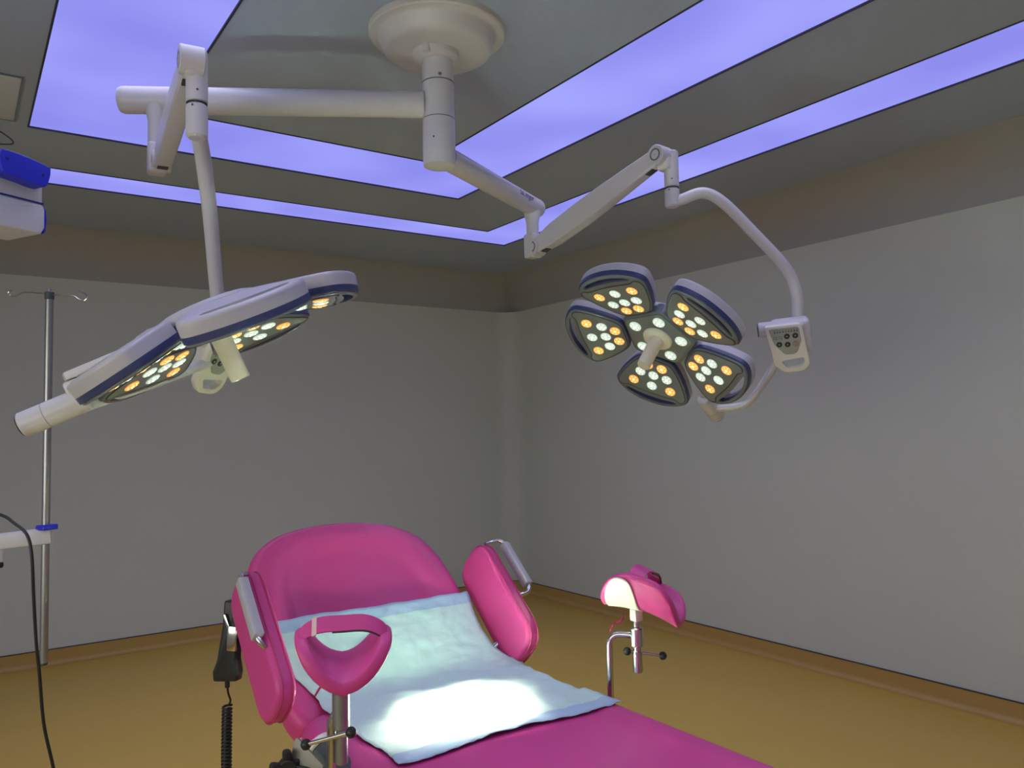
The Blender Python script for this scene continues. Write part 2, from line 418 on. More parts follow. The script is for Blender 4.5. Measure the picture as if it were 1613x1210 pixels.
def facing(px, py, r, zz, off=0.0):
    """point on the column surface turned by off radians from the direction of the room's left front"""
    a = math.atan2(-0.867, -0.497) + off; return V((px + r * math.cos(a), py + r * math.sin(a), zz)), V((math.cos(a), math.sin(a), 0))
for zz, off, rr in ((2.806, 0.12, .0065), (2.724, 0.12, .0065), (2.505, -0.33, .0032)):
    p, nn = facing(MX, MY, 0.0555, zz, off); g = MB(); cyl(g, p - nn * .004, p + nn * .0015, rr, 16, 0.0006)
    s_ = part(g, 'screw', BRUSH if rr > .005 else SEAM, mount)
    if rr > .005: g = MB(); cyl(g, p, p + nn * .002, rr * .5, 6, 0.0003); part(g, 'hex_socket', SEAM, s_)

# ------------------------------------------------------------------ lamp petal prototype (local: +x outward, y across, +z towards the patient)
OUTL = closed_spline([(.128, -.045), (.150, -.082), (.205, -.116), (.262, -.142), (.312, -.155), (.347, -.138), (.378, -.092), (.394, -.035), (.394, .035), (.378, .092), (.347, .138), (.312, .155), (.262, .142), (.205, .116), (.150, .082), (.128, .045)], 5)
SLOT = closed_spline([(.340, -.102), (.348, -.045), (.350, 0), (.348, .045), (.340, .102), (.352, .104), (.367, .07), (.376, .03), (.377, 0), (.376, -.03), (.367, -.07), (.352, -.104)], 4)[::-1]
if sum(SLOT[i - 1].x * SLOT[i].y - SLOT[i].x * SLOT[i - 1].y for i in range(len(SLOT))) < 0: SLOT = SLOT[::-1]
WIN = closed_spline([(.138, -.042), (.156, -.072), (.205, -.104), (.262, -.130), (.300, -.142), (.322, -.138), (.331, -.122), (.322, -.098), (.326, -.05), (.328, 0), (.326, .05), (.322, .098), (.331, .122), (.322, .138), (.300, .142), (.262, .130), (.205, .104), (.156, .072), (.138, .042)], 5)
def sc_(P): return [V((.125 + (p.x - .125) * .90, p.y * .97)) for p in P]
OUTL, SLOT, WIN = sc_(OUTL), sc_(SLOT), sc_(WIN)
def cut(o, poly):
    """cut the slot through mesh object o once, exactly"""
    g = MB(); slab(g, poly, -0.12, 0.05); c = g.build('cutter', SLOTB)
    md = o.modifiers.new('slot', 'BOOLEAN'); md.object = c; md.operation = 'DIFFERENCE'; md.solver = 'EXACT'
    bpy.context.view_layer.update(); dg = bpy.context.evaluated_depsgraph_get()
    me = bpy.data.meshes.new_from_object(o.evaluated_get(dg)); o.modifiers.clear()
    old = o.data; o.data = me; bpy.data.meshes.remove(old); cm = c.data; bpy.data.objects.remove(c); bpy.data.meshes.remove(cm)
    me.set_sharp_from_angle(angle=math.radians(35))
proto = []
g = MB(); slab(g, [(-p.x, p.y) for p in OUTL][::-1], 0.021, 0.056, 0.0, 0.010, M.Diagonal((-1, 1, -1, 1)), seg=4, extra_top=[(0.03, 0.059), (0.04, 0.0595)])
o = g.build('light_petal', SHELL); cut(o, SLOT); proto.append(('light_petal', o.data, None))
COL.objects.unlink(o)
g = MB(); slab(g, OUTL, -0.0212, -0.004, 0.0, 0.002)
o = g.build('blue_band', BAND); cut(o, SLOT); band_me = o.data; COL.objects.unlink(o)
g = MB(); slab(g, inset(OUTL, 0.004), -0.006, 0.003, 0.0, 0.005)
o = g.build('face_frame', FRAME); cut(o, SLOT); face_me = o.data; COL.objects.unlink(o)
g = MB(); slab(g, WIN, 0.001, 0.0045, 0.0, 0.001); o = g.build('lens_panel', PANEL); panel_me = o.data; COL.objects.unlink(o)
g = MB(); W2 = [V((p.x, p.y, 0.0035)) for p in WIN]; tube(g, W2 + [W2[0]], 0.0022, 6, False); o = g.build('seal_line', SEAM); seal_me = o.data; COL.objects.unlink(o)
def lens_mesh(name, a, b, k=1.0):
    g = MB(); lathe(g, [(0.0195 * k, 0.0), (0.0205 * k, 0.003), (0.0200 * k, 0.006), (0.0175 * k, 0.0075)], 24, None, 0)
    lathe(g, [(0.0165 * k, 0.0052), (0.0105 * k, 0.0045)], 24, None, 0, False)
    lathe(g, [(0.0105 * k, 0.0045), (0.0095 * k, 0.0085), (0.005 * k, 0.0100), (0.0005, 0.0102)], 20, None, 0, True)
    lathe(g, [(0.0055 * k, 0.0095), (0.0045 * k, 0.0116), (0.0006, 0.0121)], 14, None, 1, True)
    for j in range(6):
        aa = j * pi / 3; lathe(g, [(0.0022, 0.0065), (0.0018, 0.0085), (0.0004, 0.0088)], 8, M.Translation((0.0138 * k * math.cos(aa), 0.0138 * k * math.sin(aa), 0)), 1)
    o = g.build(name, [a, b]); COL.objects.unlink(o); return o.data
lens_w = lens_mesh('led_lens', LENSW, COREW); lens_o = lens_mesh('led_lens', LENSO, COREO); lens_c = lens_mesh('led_lens', LENSW, COREW, 1.12)
LEDS = [(.166, -.028, 'o'), (.166, .028, 'o'), (.212, -.054, 'w'), (.212, 0, 'w'), (.212, .054, 'w'), (.266, -.076, 'o'), (.268, 0, 'w'), (.266, .076, 'o')]

def inst(name, me, par, mw):
    """object with mesh me placed at world matrix mw under par"""
    o = bpy.data.objects.new(name, me); COL.objects.link(o); o.parent = par
    o.matrix_parent_inverse = par_inv(par) if par.type != 'EMPTY' else M.Translation(-V(par.location)); o.matrix_basis = mw
    return o

TARGET = V((1.00, 1.67, 0.84))

def spring_arm(root, p1, p2, name='spring_arm'):
    """sprung parallelogram arm from pivot p1 to pivot p2, deep in the vertical plane"""
    p1 = V(p1); p2 = V(p2); d = p2 - p1; L = d.length; hz = V((d.x, d.y, 0)).normalized(); side = V((0, 0, 1)).cross(hz).normalized()
    z = d.normalized(); up = z.cross(side); 
    if up.z < 0: up = -up
    mb = MB(); st = [(-0.02, .030, .020), (0.03, .034, .024), (0.12, .046, .026), (0.3, .049, .026), (L - .28, .045, .026), (L - .10, .036, .024), (L - .03, .033, .022), (L + 0.0, .028, .018)]
    prof = rounded_poly([(-1, -1), (1, -1), (1, 1), (-1, 1)], 0.30, 3)
    vs = []; n = len(prof)
    for t, hh, ww in st:
        for a, b in prof: vs.append(p1 + z * t + side * (a * ww) + up * (b * hh))
    fs = [(i * n + j, i * n + (j + 1) % n, (i + 1) * n + (j + 1) % n, (i + 1) * n + j) for i in range(len(st) - 1) for j in range(n)]
    fs += [tuple(range(n))[::-1], tuple((len(st) - 1) * n + j for j in range(n))]
    mb.add(vs, fs)
    cyl(mb, p1 - side * .031, p1 + side * .031, .036, 36, .003); cyl(mb, p2 - side * .031, p2 + side * .031, .037, 36, .003)
    arm = part(mb, name, WHITE, root)
    for p in (p1, p2):
        for s in (-1, 1):
            g = MB(); x, y, zz = frame(side * s)
            lathe(g, [(.0175, .031), (.0175, .0322), (.023, .0322), (.023, .031)], 32, xf(p, x, y, zz), None, False)
            part(g, 'pivot_ring', FRAME, arm)
            g = MB(); lathe(g, [(.001, .0318), (.0016, .0328), (.0004, .033)], 10, xf(p, x, y, zz)); part(g, 'pivot_pin', SEAM, arm)
    # dark slot under both ends
    g = MB(); rbox(g, (.034, .004, .045), xf(p1 + z * .055 - up * .037, side, up, z), .0015); part(g, 'end_slot', SEAM, arm)
    g = MB(); rbox(g, (.034, .004, .045), xf(p2 - z * .06 - up * .033, side, up, z), .0015); part(g, 'end_slot', SEAM, arm)
    return arm

def control_box(root, c, wv, dn):
    """yoke control box: c is the middle of the front plate, wv to its right, dn down along it"""
    wv = V(wv).normalized(); dn = V(dn); dn = (dn - wv * dn.dot(wv)).normalized(); nn = wv.cross(-dn).normalized()
    X = xf(V(c), wv, -dn, nn) @ M.Scale(1.15, 4)          # x right, y up, z out of the plate
    outline = rounded_poly([(-.060, .056), (.050, .056), (.066, -.080), (.050, -.104), (-.012, -.104), (-.040, -.078)], [.008, .016, .02, .03, .03, .02], 6)[::-1]
    hole = rounded_poly([(-.022, -.062), (.050, -.056), (.050, -.074), (.036, -.088), (-.004, -.088)], [.006, .007, .01, .02, .012], 5)[::-1]
    g = MB(); slab(g, outline, -.014, .006, .003, .004); o = g.build('control_box', CREAM)
    h = MB(); slab(h, hole, -.05, .05); cc = h.build('cutter', CREAM)
    md = o.modifiers.new('b', 'BOOLEAN'); md.object = cc; md.solver = 'EXACT'
    bpy.context.view_layer.update(); me = bpy.data.meshes.new_from_object(o.evaluated_get(bpy.context.evaluated_depsgraph_get()))
    o.modifiers.clear(); o.data = me; bpy.data.objects.remove(cc); me.set_sharp_from_angle(angle=math.radians(35))
    me.transform(X); parent_keep(o, root)
    g = MB(); rbox(g, (.118, .108, .066), X @ M.Translation((.018, .004, -.047)), .014, seg=3)
    cyl(g, X @ V((-.080, .036, -.034)), X @ V((.060, .036, -.034)), .028, 32, .004)
    h_ = part(g, 'housing', WHITE, o)
    g = MB(); cyl(g, X @ V((-.0825, .036, -.034)), X @ V((-.079, .036, -.034)), .025, 32, .001); part(g, 'end_cap', BLACK, o)
    key = rounded_poly([(-.050, .047), (.042, .047), (.046, .0), (.030, -.042), (-.006, -.042), (-.036, -.004)], [.006, .01, .02, .02, .02, .02], 6)[::-1]
    g = MB(); slab(g, key, .0055, .0072, 0, .001, X); part(g, 'key_panel', GREYKEY, o)
    for j in range(10):
        xx = -.040 + j * .0084; g = MB()
        rbox(g, (.0032, .0042, .0012), X @ M.Translation((xx, .0345, .0078)), .0004)
        rbox(g, (.0012, .0022 + .0003 * j, .0010), X @ M.Translation((xx, .0400, .0077)), 0)
        part(g, 'level_light', SHELL if j == 0 else KEYDK, o)
    for (xx, yy, m_) in ((.004, .019, KEYDK), (.029, .019, KEYDK), (-.021, -.006, KEYDK), (.004, -.008, KEYDK)):
        g = MB(); lathe(g, [(.0088, .0070), (.0088, .0082), (.0074, .0088)], 24, X @ M.Translation((xx, yy, 0))); b_ = part(g, 'button', m_, o)
        g = MB(); lathe(g, [(.0018, .0086), (.0022, .0092)], 8, X @ M.Translation((xx, yy, 0))); part(g, 'button', GREYKEY, o) if False else None
        rbox(g, (.005, .0015, .0006), X @ M.Translation((xx, yy, .0091)), 0); b2 = g.build('button_mark', GREYKEY); parent_keep(b2, o)
    g = MB(); lathe(g, [(.0092, .0071), (.0092, .0084), (.0078, .0084), (.0078, .0074)], 28, X @ M.Translation((.029, -.008, 0)), None, False)
    lathe(g, [(.0046, .0074), (.0046, .0082), (.0034, .0082), (.0034, .0074)], 20, X @ M.Translation((.029, -.008, 0)), None, False)
    rbox(g, (.0012, .005, .001), X @ M.Translation((.029, -.0045, .0078)), 0); part(g, 'power_button', KEYRED, o)
    # two seven segment digits of the mode display
    for dx in (-.032, -.016):
        g = MB()
        for (sx, sy, ww, hh) in ((0, .006, .009, .0012), (0, 0, .009, .0012), (-.0045, .003, .0012, .006), (.0045, .003, .0012, .006), (.0045, -.003, .0012, .006)):
            rbox(g, (ww, hh, .0008), X @ M.Translation((dx + sx, .014 + sy, .0076)), 0)
        part(g, 'display_mark', FRAME, o)
    return X

def surgical_light(cfg):
    h = V(cfg['hub']); n = V(cfg['n']).normalized(); a = V(cfg['a']); a = (a - n * a.dot(n)).normalized(); b = V(cfg['b'])
    b = (b - n * b.dot(n) - a * b.dot(a)).normalized()
    root = empty('surgical_light', cfg['root']); tag(root, cfg['label'], 'surgical light', 'surgical lights')
    # extension arm
    e0 = V(cfg['arm0']); e1 = V(cfg['arm1']); dr = V(cfg['drop']); d = (e1 - e0).normalized(); ra = cfg['arm_r']
    mb = MB(); st = e0 + d * .05
    pts = [st, e1 - d * .012] ; tube(mb, pts, ra, 36)
    x, y, z = frame(d)
    lathe(mb, [(ra, 0), (ra * 1.01, .004), (ra * .99, .018), (ra * .9, .027), (ra * .6, .032), (.001, .033)], 36, xf(e1 - d * .014, x, y, z))
    # drop link
    zt = e0.z; zb = cfg['drop_z']; rd = cfg['drop_r']
    tube(mb, [(dr.x, dr.y, zt), (dr.x, dr.y, zt - .045), (dr.x, dr.y, zt - .075), (dr.x, dr.y, zb + .05)], [ra * .93, rd * 1.25, rd, rd], 32)
    arm = part(mb, 'extension_arm', WHITE, root)
    mb = MB(); p1 = V(cfg['p1']); p2 = V(cfg['p2']); hz = V((p2.x - p1.x, p2.y - p1.y, 0)).normalized(); side = V((0, 0, 1)).cross(hz)
    rbox(mb, (.060, .060, .105), xf(V((dr.x, dr.y, p1.z + .010)), side, hz, V((0, 0, 1))), .010, seg=3)
    part(mb, 'pivot_block', WHITE, root)
    spring_arm(root, p1, p2)
    # knuckle
    k = V(cfg['knuckle']); kt, kb, km = cfg['kz']; rk = .0268
    mb = MB(); cyl(mb, (k.x, k.y, km + .0015), (k.x, k.y, kt), rk, 36, .004)
    rbox(mb, (.050, max(.05, (V((k.x, k.y)) - V((p2.x, p2.y))).length), .070), xf(V(((k.x + p2.x) / 2, (k.y + p2.y) / 2, kt - .038)), side, hz, V((0, 0, 1))), .010, seg=3)
    kn = part(mb, 'knuckle', WHITE, root)
    mb = MB(); cyl(mb, (k.x, k.y, km - .0015), (k.x, k.y, km + .0015), rk - .0012, 32, .0002); part(mb, 'seam_ring', SEAM, kn)
    vd = V((-k.x, -k.y, 0)).normalized(); sd = V((-vd.y, vd.x, 0))
    for zz, oo in ((kt - .025, -.1), (km + .028, .05), (km - .012, -.4)):
        q = V((k.x, k.y, zz)) + (vd * math.cos(oo) + sd * math.sin(oo)) * (rk - .001)
        g = MB(); dd = (vd * math.cos(oo) + sd * math.sin(oo)); cyl(g, q, q + dd * .0016, .003, 10, .0003); part(g, 'screw', SEAM, kn)
    # yoke: swivel foot under the knuckle and the bent tube
    mb = MB(); cyl(mb, (k.x, k.y, kb), (k.x, k.y, km - .0015), rk, 36, .006)
    yp = smooth_path(cfg['yoke'], 8); tube(mb, yp, .0205, 24)
    yk = part(mb, 'yoke', WHITE, root)
    X = control_box(root, cfg['box'], cfg['box_w'], cfg['box_dn'])
    # lower fork arm from the box to the head's side bearing
    mb = MB(); tube(mb, smooth_path(cfg['fork'], 8), .0145, 20); part(mb, 'fork_arm', WHITE, root)
    th = cfg['gap'] * 2 * pi / 5; er = a * math.cos(th) + b * math.sin(th); off = cfg.get('bear_off', 0.0)
    q0 = h + er * .34 + n * off; q1 = h + er * cfg['bear'] + n * off
    mb = MB(); cyl(mb, q0, q1, .031, 32, .004); br = part(mb, 'bearing', WHITE, root)
    mb = MB(); qm = q0 + (q1 - q0) * .62; cyl(mb, qm, qm + er * .002, .0315, 32, .0003); part(mb, 'seam_ring', GREYKEY, br)
    mb = MB(); cyl(mb, q1, q1 + er * .003, .026, 32, .001); part(mb, 'end_cap', BLACK, br)
    mb = MB(); et = n.cross(er)
    slab(mb, [(.05, -.04), (.36, -.026), (.37, 0), (.36, .026), (.05, .04)], -.060, -.040, .004, .004, xf(h + n * (off * .5), er, et, n)); 
    rbox(mb, (.05, .046, .050), xf(h + er * .352 + n * (off - .030), er, et, n), .01)
    part(mb, 'hub_beam', WHITE, root)
    # hub
    mb = MB(); XH = xf(h, a, b, n)
    if a.cross(b).dot(n) < 0: XH = xf(h, a, -b, n)
    lathe(mb, [(.06, -.070), (.11, -.067), (.13, -.060), (.138, -.050), (.138, -.036)], 48, XH)
    star = []
    for k_ in range(5):
        t = k_ * 2 * pi / 5 * (1 if a.cross(b).dot(n) > 0 else -1)
        et = V((-math.sin(t), math.cos(t))); ec = V((math.cos(t), math.sin(t)))
        R_ = M.Rotation(t, 4, 'Z')
        rbox(mb, (.09, .075, .020), XH @ R_ @ M.Translation((.145, 0, -.040)), .005)
    part(mb, 'hub', SHELL, root)
    pent = rounded_poly([V((.152 * math.cos((k_ + .5) * 2 * pi / 5), .152 * math.sin((k_ + .5) * 2 * pi / 5))) for k_ in range(5)], .035, 6)
    mb = MB(); slab(mb, pent, -.045, -.004, 0, .004, XH); cen = part(mb, 'centre_module', FRAME, root)
    pin = inset(pent, .012); mb = MB(); slab(mb, pin, -.005, .0, 0, .001, XH); part(mb, 'lens_panel', PANEL, cen)
    for k_ in range(5):
        t = (k_ + .5) * 2 * pi / 5; Q = XH @ M.Translation((.093 * math.cos(t), .093 * math.sin(t), .0)) @ M.Diagonal((1, 1, .7, 1))
        inst('led_lens', lens_c, cen, Q)
    # sterile handle
    mb = MB(); lathe(mb, [(.055, -.002), (.056, .004), (.052, .010), (.030, .013), (.026, .018), (.0255, .05), (.0245, .133), (.0225, .1365), (.001, .137)], 40, XH)
    part(mb, 'handle', CREAM, root)
    # petals
    tilt = cfg.get('tilt', .20)
    for k_ in range(5):
        t = k_ * 2 * pi / 5; er = a * math.cos(t) + b * math.sin(t)
        er2 = er * math.cos(tilt) + n * math.sin(tilt); n2 = n * math.cos(tilt) - er * math.sin(tilt); et = n2.cross(er2)
        Q = xf(h + er * .125, er2, et, n2) @ M.Translation((-.125, 0, 0))
        P_ = inst('light_petal', proto[0][1], root, Q)
        bpy.context.view_layer.update()
        inst('blue_band', band_me, P_, Q); inst('face_frame', face_me, P_, Q); inst('lens_panel', panel_me, P_, Q); inst('seal_line', seal_me, P_, Q)
        for (uu, vv, c_) in LEDS:
            inst('led_lens', lens_w if c_ == 'w' else lens_o, P_, Q @ M.Translation((uu, vv, .004)) @ M.Diagonal((1, 1, .45, 1)) @ M.Rotation(random.random() * 1.0, 4, 'Z'))
        # the beam of this petal
        ld = bpy.data.lights.new('petal_beam', 'SPOT'); ld.energy = LED_W * cfg['power']; ld.spot_size = math.radians(cfg['spot']); ld.spot_blend = 1.0
        ld.color = (1.0, .94, .70); ld.shadow_soft_size = .06
        lo = bpy.data.objects.new('petal_beam', ld); COL.objects.link(lo)
        ps = Q @ V((.22, 0, .03)); lo.location = ps; lo.rotation_euler = (TARGET - ps).to_track_quat('-Z', 'Y').to_euler()
    return root

LEFT = dict(label='surgical light at the left, seen edge-on from beside its petals', root=(0.545, 2.858, 2.637),
    hub=(0.540, 2.081, 1.766), tilt=.24, n=(0.405, -0.090, -0.91), a=(-0.065, -0.993, 0.065), b=(0.89, -0.06, 0.456),
    arm0=(1.37, 2.39, 2.637), arm1=(0.452, 2.911, 2.637), arm_r=.045, drop=(0.545, 2.858, 0), drop_z=2.40, drop_r=.029,
    p1=(0.556, 2.845, 2.425), p2=(0.478, 2.085, 2.450), knuckle=(0.4935, 2.095, 0), kz=(2.482, 2.255, 2.345),
    yoke=[(0.4935, 2.095, 2.29), (0.510, 2.135, 2.268), (0.535, 2.20, 2.235), (0.58, 2.31, 2.12), (0.625, 2.43, 1.975), (0.65, 2.49, 1.88), (0.655, 2.50, 1.80)],
    box=(0.6548, 2.5039, 1.7313), box_w=(0.8183, 0.5699, -0.0550), box_dn=(-0.3302, 0.4678, -0.8189),
    fork=[(0.6600, 2.5238, 1.7448), (0.6259, 2.5002, 1.7223), (0.4269, 2.3755, 1.6416), (0.2627, 2.2863, 1.5812), (0.2163, 2.2446, 1.5923)],
    gap=-1.5, bear=.50, bear_off=.030, power=1.0, spot=10.8)
RIGHT = dict(label='surgical light at the right with its five lit petals facing the table', root=(2.035, 2.755, 2.461),
    hub=(2.116, 2.106, 1.822), n=(-.635, -.07, -.77), a=(-.78, -.072, .622), b=(.077, -.997, -.018),
    arm0=(1.37, 2.39, 2.461), arm1=(2.075, 2.777, 2.461), arm_r=.041, drop=(2.035, 2.755, 0), drop_z=2.27, drop_r=.0265,
    p1=(2.041, 2.735, 2.276), p2=(2.114, 2.062, 2.490), knuckle=(2.151, 2.045, 0), kz=(2.508, 2.300, 2.372),
    yoke=[(2.151, 2.045, 2.32), (2.1833, 2.0249, 2.3299), (2.2462, 1.9797, 2.3515), (2.3081, 1.9395, 2.3126), (2.4138, 1.8864, 2.1961), (2.5125, 1.8382, 2.0789), (2.5571, 1.8255, 1.9906), (2.5710, 1.8347, 1.8930), (2.5643, 1.8442, 1.8225)],
    box=(2.4864, 1.8267, 1.7982), box_w=(0.6091, -0.7922, 0.0626), box_dn=(0.4132, 0.1035, -0.8896),
    fork=[(2.5018, 1.8680, 1.7512), (2.5026, 1.9079, 1.6952), (2.4824, 1.9899, 1.5918), (2.4711, 2.0358, 1.5693), (2.4283, 2.1147, 1.5623)],
    gap=2.5, bear=.455, bear_off=0.0, power=1.0, spot=8.4)
surgical_light(LEFT)
rl = surgical_light(RIGHT)

# small printed wordmark on the right extension arm
arm = [o for o in rl.children if o.name.startswith('extension_arm')][0]
cu = bpy.data.curves.new('wordmark', 'FONT'); cu.body = 'Sallenger'; cu.size = .036; cu.extrude = .0003; cu.shear = .3; cu.align_x = 'CENTER'; cu.align_y = 'CENTER'
to = bpy.data.objects.new('tmp', cu); COL.objects.link(to); bpy.context.view_layer.update()
me = bpy.data.meshes.new_from_object(to.evaluated_get(bpy.context.evaluated_depsgraph_get())); bpy.data.objects.remove(to)
d = V((.877, .481, 0)).normalized(); side = V((.481, -.877, 0)).normalized()   # the side of the arm that faces the front of the room
ce = V((1.37, 2.39, 2.461)) + d * .625; up_ = V((0, 0, 1))
th0 = .22; 
for v in me.vertices:      # wrap the letters onto the tube
    ang = th0 + v.co.y / .041; rr = .0414 + v.co.z
    v.co = ce + d * v.co.x + (side * math.cos(ang) + up_ * math.sin(ang)) * rr
me.materials.append(INK); wo = bpy.data.objects.new('wordmark', me); COL.objects.link(wo); parent_keep(wo, arm)

# ------------------------------------------------------------------ examination table
bed = empty('examination_table', (0.99, 1.2, 0)); tag(bed, 'pink padded gynaecological examination table with raised back and leg supports', 'examination table')
ZT = 0.835
XL, XR = 0.648, 1.342
mb = MB(); out = rounded_poly([(XL, 0.10), (XR, 0.10), (XR, 1.905), (XL, 1.905)], [.10, .10, .14, .15], 10)
slab(mb, out, ZT - .105, ZT, .035, .038, None, None, 7, [(.060, ZT + .001), (.080, ZT), (.095, ZT - .003), (.13, ZT - .004), (.22, ZT - .004), (.30, ZT - .004)])
part(mb, 'seat_cushion', PINK, bed)
# backrest: local x across, y up the slope, z out of the cushion
al = math.radians(41); BX = xf(V((0.965, 1.925, 0.785)), V((1, 0, 0)), V((0, math.cos(al), math.sin(al))), V((0, -math.sin(al), math.cos(al))))
bo = closed_spline([(-.296, .02), (-.306, .12), (-.312, .25), (-.312, .36), (-.300, .46), (-.262, .545), (-.185, .603), (-.09, .628), (0, .634), (.09, .628), (.185, .603), (.262, .545), (.300, .46), (.312, .36), (.312, .25), (.306, .12), (.296, .02), (.26, -.025), (.15, -.035), (0, -.037), (-.15, -.035), (-.26, -.025)], 5)[::-1]
mb = MB(); slab(mb, bo, -.045, .045, .03, .036, BX, None, 7, [(.055, .0475), (.075, .045), (.092, .037), (.108, .028), (.125, .0225), (.16, .020), (.20, .020), (.26, .021)])
part(mb, 'backrest_cushion', PINK, bed)
mb = MB(); slab(mb, inset(bo, .05), -.065, -.04, .01, 0, BX); part(mb, 'backrest_plate', CREAM, bed)

# padded side rails
sal = math.radians(41)
def side_pad(x, y, z, s, tilt):
    """s = -1 left, +1 right; long axis parallel to the backrest"""
    ax = V((0, math.cos(sal), math.sin(sal))); zz = V((s, 0, 0)); pz = ax.cross(zz) if s < 0 else zz.cross(ax)
    up = V((0, -math.sin(sal), math.cos(sal)))
    outn = V((s * math.cos(tilt), 0, 0)) + up * math.sin(tilt); upn = up * math.cos(tilt) - V((s, 0, 0)) * math.sin(tilt)
    Xp = xf(V((x, y, z)), ax, upn, outn) if ax.cross(upn).dot(outn) > 0 else xf(V((x, y, z)), -ax, upn, outn)
    fl = 1 if ax.cross(upn).dot(outn) > 0 else -1
    hh = .068 if s < 0 else .080
    out = rounded_poly([(-.185, -hh), (.185, -hh), (.185, hh), (-.185, hh)], .066, 8)
    mb = MB(); slab(mb, out, -.024, .024, .016, .016, Xp, None, 6, [(.028, .0245), (.04, .0245)])
    o = part(mb, 'side_pad', PINK, bed)
    o['label'] = 'pink padded side rail left of the backrest, beside the handset' if s < 0 else 'pink padded side rail right of the backrest'
    # piping on both faces
    for zc in (-.012, .012):
        g = MB(); P3 = [Xp @ V((p.x, p.y, zc)) for p in inset(out, -.0008)]; tube(g, P3 + [P3[0]], .0022, 6, False); part(g, 'piping', PINKD, o)
    # grip bar standing off the outer face, with bent steel ends
    bz = (.036 if s < 0 else .072); by = (.066 if s < 0 else .072); bc = fl * (.052 if s < 0 else .084)
    g = MB(); rbox(g, (.165, .028, .024), Xp @ M.Translation((bc, by, bz)), .004, seg=2); part(g, 'grip_bar', SHELL, o)
    for e in (bc + .080, bc - .080):
        sg = 1 if e > bc else -1
        g = MB(); tube(g, smooth_path([Xp @ V((e - sg * .012, by, bz)), Xp @ V((e + sg * .008, by, bz)), Xp @ V((e + sg * .022, by - .006, bz - .010)), Xp @ V((e + sg * .024, by - .014, bz - .028)), Xp @ V((e + sg * .020, by - .018, .018))], 5), .0065, 12); part(g, 'bar_end', STEEL, o)
    return o, Xp
side_pad(0.585, 1.875, 1.020, -1, 0.10)
side_pad(1.335, 2.020, 0.985, 1, -0.12)
# bracket that carries the left pad and the handset
mb = MB(); rbox(mb, (.03, .05, .16), M.Translation((0.600, 2.03, 1.01)) @ M.Rotation(-.7, 4, 'X'), .008); cyl(mb, (.57, 2.06, 1.06), (.66, 2.06, 1.06), .012)
part(mb, 'rail_bracket', STEEL, bed)
mb = MB(); cyl(mb, (1.25, 1.99, .84), (1.36, 1.99, .90), .012); part(mb, 'rail_bracket', STEEL, bed)

# frame and pedestal
mb = MB(); rbox(mb, (.56, 1.62, .05), M.Translation((.995, .98, .705)), .012); part(mb, 'seat_frame', CREAM, bed)
for s in (-1, 1):
    g = MB(); rbox(g, (.014, 1.45, .03), M.Translation((.995 + s * .330, 1.0, .700)), .004)
    for yy in (.5, 1.0, 1.45): rbox(g, (.05, .03, .02), M.Translation((.995 + s * .305, yy, .700)), .003)
    part(g, 'side_rail', STEEL, bed)
mb = MB(); rbox(mb, (.40, .62, .50), M.Translation((.995, 1.15, .42)), .03, seg=3); part(mb, 'pedestal', CREAM, bed)
mb = MB(); rbox(mb, (.56, 1.15, .13), M.Translation((.995, 1.15, .085)), .03, seg=3); part(mb, 'base', CREAM, bed)
for sx in (-1, 1):
    for yy in (.68, 1.62):
        g = MB(); cyl(g, (.995 + sx * .2, yy, 0.0), (.995 + sx * .2, yy, .05), .025); part(g, 'foot', BLACK, bed)
mb = MB(); tube(mb, [(0.80, 1.75, .70), (0.80, 1.98, .83), (0.80, 2.12, .94)], .018, 12); tube(mb, [(1.13, 1.75, .70), (1.13, 1.98, .83), (1.13, 2.12, .94)], .018, 12); part(mb, 'back_strut', CREAM, bed)
mb = MB(); rbox(mb, (.018, .09, .13), M.Translation((.672, 1.80, .745)) @ M.Rotation(-.3, 4, 'X'), .006); part(mb, 'hinge_plate', CREAM, bed)

# leg supports
def crutch_mesh(name, mats, X, L, r, ph, th, off, sc=1.0, par=None, flare=.03, ps=1.0, po=0.0):
    """saddle shaped trough: local x along the leg, y across, z up"""
    def surf(p, q):
        ff = p * p * flare * 4; f = q * ph; rr = r * (1 + .10 * (q * q))
        return V((p * L + 0, rr * math.sin(f), r - rr * math.cos(f) - ff * (1 - abs(q)) * .5)), V((0, -math.sin(f), math.cos(f)))
    N = 48; vs = []; fs = []
    def ring(k, o_):
        for j in range(N):
            a_ = 2 * pi * j / N; c, s_ = math.cos(a_), math.sin(a_)
            p = .5 * math.copysign(abs(c) ** .75, c) * k; q = math.copysign(abs(s_) ** .75, s_) * k
            pt, nn = surf(p * ps + po, q); vs.append(X @ (pt + nn * o_))
    ks = [.05, .25, .5, .72, .88, .95]
    rings = [(k * sc, off) for k in ks] + [(sc * (.95 + .05 * math.sin(t)), off - th / 2 + th / 2 * math.cos(t)) for t in [pi * i / 6 for i in range(1, 6)]] + [(k * sc, off - th) for k in ks[::-1]]
    for k, o_ in rings: ring(k, o_)
    K = len(rings)
    for i in range(K - 1):
        for j in range(N): fs.append((i * N + j, i * N + (j + 1) % N, (i + 1) * N + (j + 1) % N, (i + 1) * N + j))
    fs += [tuple(range(N))[::-1], tuple((K - 1) * N + j for j in range(N))]
    mb = MB(); mb.add(vs, fs); return part(mb, name, mats, par, 60)

